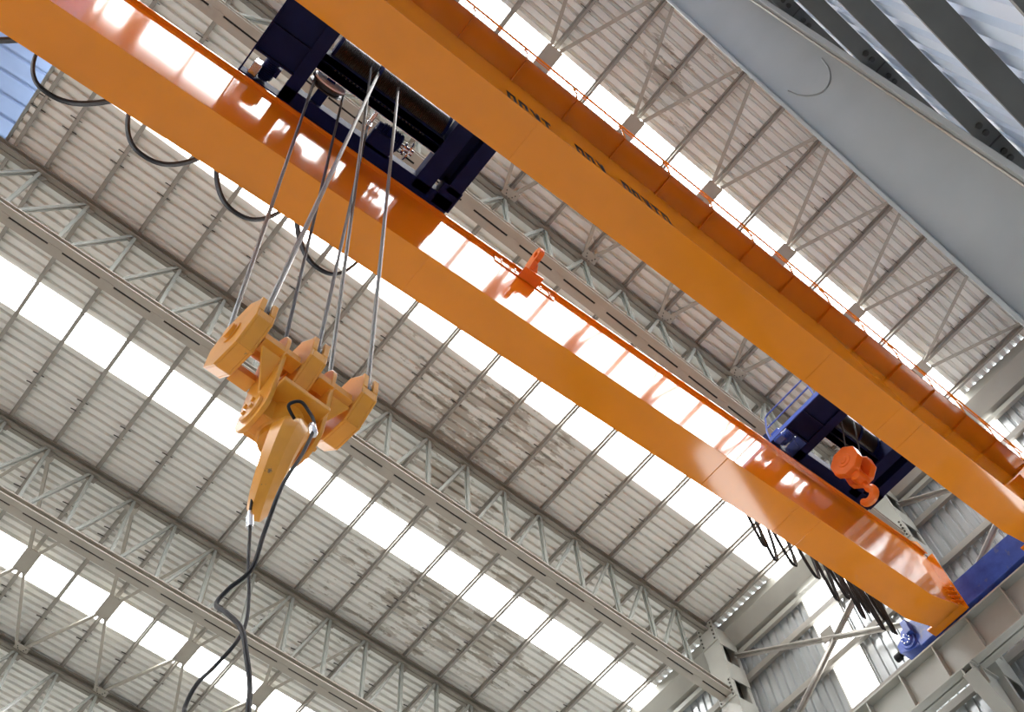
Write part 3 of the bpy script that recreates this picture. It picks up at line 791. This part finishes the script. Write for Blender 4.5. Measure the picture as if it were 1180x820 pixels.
# ------------------------------------------------------------------ small hook block
BC2 = Vector((10.96, 3.32, 14.06))
H2 = thing('hook_block', tuple(BC2), 'small bright orange hook block hanging under the blue auxiliary trolley', 'hook block')
def loc2(p): return (BC2.x+p[0], BC2.y+p[1], BC2.z+p[2])
for u in (-.26, .10):
    hw = .07
    a = MB(); a.prism([(u-hw, y, z) for y, z in octa(.29)], (2*hw, 0, 0)); a.xform(loc2); o = a.build('sheave_housing', M['orange_red'], H2, bevel=.014)
    b = MB(); b.rings((u-hw, 0, 0), (u-hw-.025, 0, 0), [(0,.13),(.5,.125),(.5,.07),(1,.06)], 24); b.xform(loc2); b.build('hub_cap', M['orange_red'], o)
a = MB(); a.cyl((-.30, 0, 0), (.16, 0, 0), .05, 16); a.box(-.19, .03, -.07, .07, -.38, .0); a.xform(loc2); a.build('yoke', M['orange_red'], H2, bevel=.01)
a = MB(); a.rings((-.24, 0, -.30), (.08, 0, -.30), [(0,.06),(.08,.10),(.25,.11),(.75,.11),(.92,.10),(1,.06)], 24); a.xform(loc2); a.build('trunnion', M['orange_red'], H2)
pts = []
for k in range(4): pts.append((0, -.36-.04*k, .11, .12))
cy, cz, R = .07, -.64, .13
for k in range(12):
    th = math.radians(125+20*k); q = k/11
    pts.append((cy+R*math.cos(th)-.0, cz+R*math.sin(th), .13+.035*math.sin(math.pi*q)-.05*max(0, q-.6), .13-.03*max(0, q-.6)))
HK2 = hook((-.02,), pts, 'hook', H2, loc2, M['orange_red'])
def rope2(p, q, lab, m_):
    mb = MB(); mb.tube([p, Vector(p).lerp(Vector(q), .5), q], .014, 8)
    tag(mb.build('wire_rope', m_, org=tuple(p)), lab, 'rope', 'hoist ropes of the small hook block')
rope2((10.70, 2.93, 15.10), loc2((-.26, -.10, .2)), 'thin dark rope down to the left sheave of the small hook block', M['ropedark'])
rope2((11.02, 2.90, 15.10), loc2((.10, -.14, .2)), 'thin pale rope down to the right sheave of the small hook block', M['rope'])

# ------------------------------------------------------------------ festoon cables
def loop(xa, xb, zt, zb, y, n=3, r=.020, lab='', skew=0., yj=0, clampw=.05):
    mb = MB()
    for k in range(n):
        pts = []
        off = (k-(n-1)/2)
        for i in range(25):
            t_ = i/24; s_ = 2*t_-1
            x = xa+(xb-xa)*t_
            z = zt-(zt-zb)*(1-abs(s_)**2.4) + off*.012*(1-abs(s_))
            pts.append((x + skew*(1-s_*s_), y+off*.026+yj*(1-s_*s_), z+off*.030*(1-s_*s_)))
        mb.tube(pts, r, 7)
    o = mb.build('festoon_cable', M['black'], org=(xa, y, zt))
    tag(o, lab, 'cable', 'festoon cables of the crane')
    for x in (xa, xb):
        c = MB(); c.box(x-clampw, x+clampw, y-.04, y+.04, zt-.02, 13.90); c.build('clamp', M['bolt'], o)
loop(-3.30, -2.24, 13.75, 12.52, 4.75, lab='black festoon loop cut by the left edge of the picture')
loop(-2.20, -1.14, 13.75, 12.50, 4.75, lab='black festoon loop in front of the pale blue ridge sheet')
loop(-1.10, -.02, 13.75, 12.46, 4.75, lab='black festoon loop, second whole one from the left')
loop(.02, 1.10, 13.75, 12.50, 4.75, lab='black festoon loop beside the leftmost hoist rope')
loop(1.14, 2.22, 13.75, 12.42, 4.75, lab='black festoon loop behind the hoist ropes of the big hook block')
specs = [(9.40, 9.62), (9.66, 9.98), (10.06, 10.46), (10.56, 10.98), (11.06, 11.34), (11.40, 11.62), (11.66, 11.86), (11.90, 12.08), (12.12, 12.28), (12.32, 12.46), (12.50, 12.64), (12.68, 12.82)]
for k, (xa, xb) in enumerate(specs):
    loop(xa, xb, 13.75, [12.62, 12.52, 12.70, 12.64, 12.50, 12.62, 12.40, 12.58, 12.36, 12.60, 12.46, 12.62][k], 4.76+.02*(k % 3), n=2, r=.014,
         lab='%s loop from the left of the bunched black cables under the right girder end' % ORD[k], skew=.03*(-1)**k, yj=.05*random.uniform(-1, 1), clampw=.035)

# ------------------------------------------------------------------ dangling cords under the hook
def smooth_pts(P, n=8):
    P = [Vector(p) for p in P]; out = []
    for i in range(len(P)-1):
        p0 = P[max(i-1, 0)]; p1 = P[i]; p2 = P[i+1]; p3 = P[min(i+2, len(P)-1)]
        for k in range(n):
            t_ = k/n
            out.append(.5*((2*p1)+(p2-p0)*t_+(2*p0-5*p1+4*p2-p3)*t_*t_+(3*p1-p0-3*p2+p3)*t_**3))
    out.append(P[-1]); return out
C1 = [(1.33,3.44,7.16),(1.251,3.398,7.20),(1.30,3.355,7.24),(1.363,3.343,7.18),(1.417,3.312,7.0),(1.364,3.257,6.6),(1.258,3.19,6.1),(1.228,3.193,5.7),(1.208,3.185,5.4),(1.138,3.22,5.25),(1.103,3.22,5.13),(1.122,3.12,5.0),(1.17,3.026,4.85),(1.191,2.953,4.65),(1.207,2.888,4.45),(1.186,2.8,4.25),(1.199,2.75,4.0),(1.19,2.72,3.2),(1.2,2.70,2.2)]
C2 = [(1.34,3.835,6.80),(1.353,3.828,6.6),(1.375,3.813,6.45),(1.383,3.713,6.05),(1.403,3.656,5.8),(1.398,3.573,5.5),(1.359,3.535,5.3),(1.282,3.53,5.1),(1.218,3.50,4.95),(1.19,3.485,4.8),(1.183,3.441,4.6),(1.17,3.40,3.6),(1.17,3.4,2.3)]
mb = MB(); mb.tube(smooth_pts(C1), .0115, 8)
o = mb.build('control_cord', M['black'], org=C1[0]); tag(o, 'black cord looped around the top of the big hook, dangling to the lower edge', 'cord')
mb = MB(); mb.rings((1.405,3.325,7.02), (1.425,3.30,6.88), [(0,.018),(.2,.028),(.8,.028),(1,.018)], 12); mb.build('cord_clamp', M['shine'], o)
mb = MB(); mb.tube(smooth_pts(C2), .010, 8)
o = mb.build('control_cord', M['black'], org=C2[0]); tag(o, 'black cord hanging from the lowest tip of the big hook, swinging left at the bottom', 'cord')
mb = MB(); mb.rings((1.35,3.83,6.62), (1.372,3.815,6.47), [(0,.016),(.3,.016),(.31,.024),(1,.022)], 12); mb.build('ferrule', M['shine'], o)


# ------------------------------------------------------------------ big grey gable column
YFF = -.85
LEAN = -.194
xw = lambda z: 3.43 + LEAN*(z-11.61)
yn = lambda z: -.235 - .0222*(z-13.27)
t = thing('gable_column', (xw(FZ), YFF, FZ), 'big blue-grey tapered steel column crossing the upper right corner', 'column')
zt, zb_ = 19.0, FZ
a = MB(); a.prism([(xw(zt)-.012, YFF+.06, zt), (xw(zb_)-.012, YFF+.06, zb_), (xw(zb_)-.012, yn(zb_)-.03, zb_), (xw(zt)-.012, yn(zt)-.03, zt)], (.024, 0, 0)); a.build('web', M['frame'], t)
a = MB(); hw = .125
a.add([(xw(z)+dx, y+dy, z) for z, y in ((zt, yn(zt)), (zb_, yn(zb_))) for dx, dy in ((-hw, -.035), (hw, -.035), (hw, 0), (-hw, 0))], [(0,1,2,3),(7,6,5,4),(0,4,5,1),(1,5,6,2),(2,6,7,3),(3,7,4,0)])
a.build('inner_flange', M['frame'], t, bevel=.006)
a = MB(); hw = .165; a.add([(xw(z)+dx, YFF+dy, z) for z in (zt, zb_) for dx, dy in ((-hw, 0), (hw, 0), (hw, .05), (-hw, .05))], [(0,1,2,3),(7,6,5,4),(0,4,5,1),(1,5,6,2),(2,6,7,3),(3,7,4,0)])
a.build('outer_flange', M['frame'], t, bevel=.006)
a = MB(); a.tube([(xw(z)-.018, YFF+.062, z) for z in (zt, 13, 10, 7, zb_)], .012, 8); a.build('weld_highlight', M['galv'], t)  # paler bead paints the bright highlight along the web weld
# rounded joint seam on the web
pts_ = []
zc = 9.72
for k in range(15):
    q = k/14; ang = math.pi*q
    y_ = -.33-.40*q + .02; z_ = zc + .41 - .38*math.sin(ang)**.55 - .06*q
    pts_.append((xw(z_)-.017, y_, z_))
a = MB(); a.tube(pts_, .010, 6); a.build('weld_seam', M['frame'], t)
# girts of the gable wall, spliced at the column
for k, z in enumerate([12.55, 10.95, 9.38, 7.82, 6.26, 4.85, 3.4]):
    mb = MB(); mb.extr((-6, -.985, z), (14.6, -.985, z), [(0,0),(-.13,0),(-.13,.02),(-.134,.02),(-.134,-.012),(0.01,-.012),(.01,.12),(0,.12)], up=(0,0,1))
    mb.v = [Vector((v.x, -.985+( -(v.y+.985)), v.z)) if False else v for v in mb.v]
    g = mb.build('gable_girt', M['girt'], org=(4, -.92, z))
    tag(g, '%s dark girt from the top on the pale gable wall in the upper right corner' % ORD[k], 'girt', 'girts of the gable wall')
    xs = xw(z)
    b = MB(); b.box(xs-.006, xs+.006, -.985, -.865, z-.016, z-.012); b.build('splice_gap', M['bolt'], g)
    for dx in (-.19, -.11, .11, .19):
        b = MB(); b.cyl((xs+dx, -.925, z-.030), (xs+dx, -.925, z-.011), .024, 10); b.build('bolt', M['bolt'], g)


# ------------------------------------------------------------------ light, sky, camera
w = bpy.data.worlds.new('sky'); SC.world = w; w.use_nodes = True
nt = w.node_tree; nt.nodes.clear()
out = nt.nodes.new('ShaderNodeOutputWorld'); bg = nt.nodes.new('ShaderNodeBackground')
bg.inputs[0].default_value = (.80, .88, 1.0, 1); bg.inputs[1].default_value = 8.0
nt.links.new(bg.outputs[0], out.inputs[0])
SC.cycles.use_denoising = True
SC.cycles.max_bounces = 10; SC.cycles.diffuse_bounces = 6; SC.cycles.glossy_bounces = 4
SC.cycles.sample_clamp_indirect = 20
SC.view_settings.view_transform = 'Standard'; SC.view_settings.look = 'None'
SC.view_settings.gamma = 1; SC.view_settings.use_curve_mapping = False
SC.view_settings.exposure = 0.0
cam = bpy.data.cameras.new('camera'); co = bpy.data.objects.new('camera', cam); COL.objects.link(co)
r0 = Vector((0.7514976, -0.6434848, -0.1455287)); r1 = Vector((0.5347765, 0.7233306, -0.4368145)); r2 = Vector((0.3863487, 0.2504397, 0.8877018))
mw = Matrix((( r0.x, -r1.x, -r2.x), (r0.y, -r1.y, -r2.y), (r0.z, -r1.z, -r2.z))).to_4x4()
mw.translation = W((0, 0, 1.6)); co.matrix_world = mw
cam.sensor_width = 36; cam.sensor_fit = 'HORIZONTAL'; cam.lens = 36*1104.133/1180
cam.shift_x = -(693.47-590)/1180; cam.shift_y = (347.87-410)/1180
cam.clip_start = .05; cam.clip_end = 500
SC.camera = co
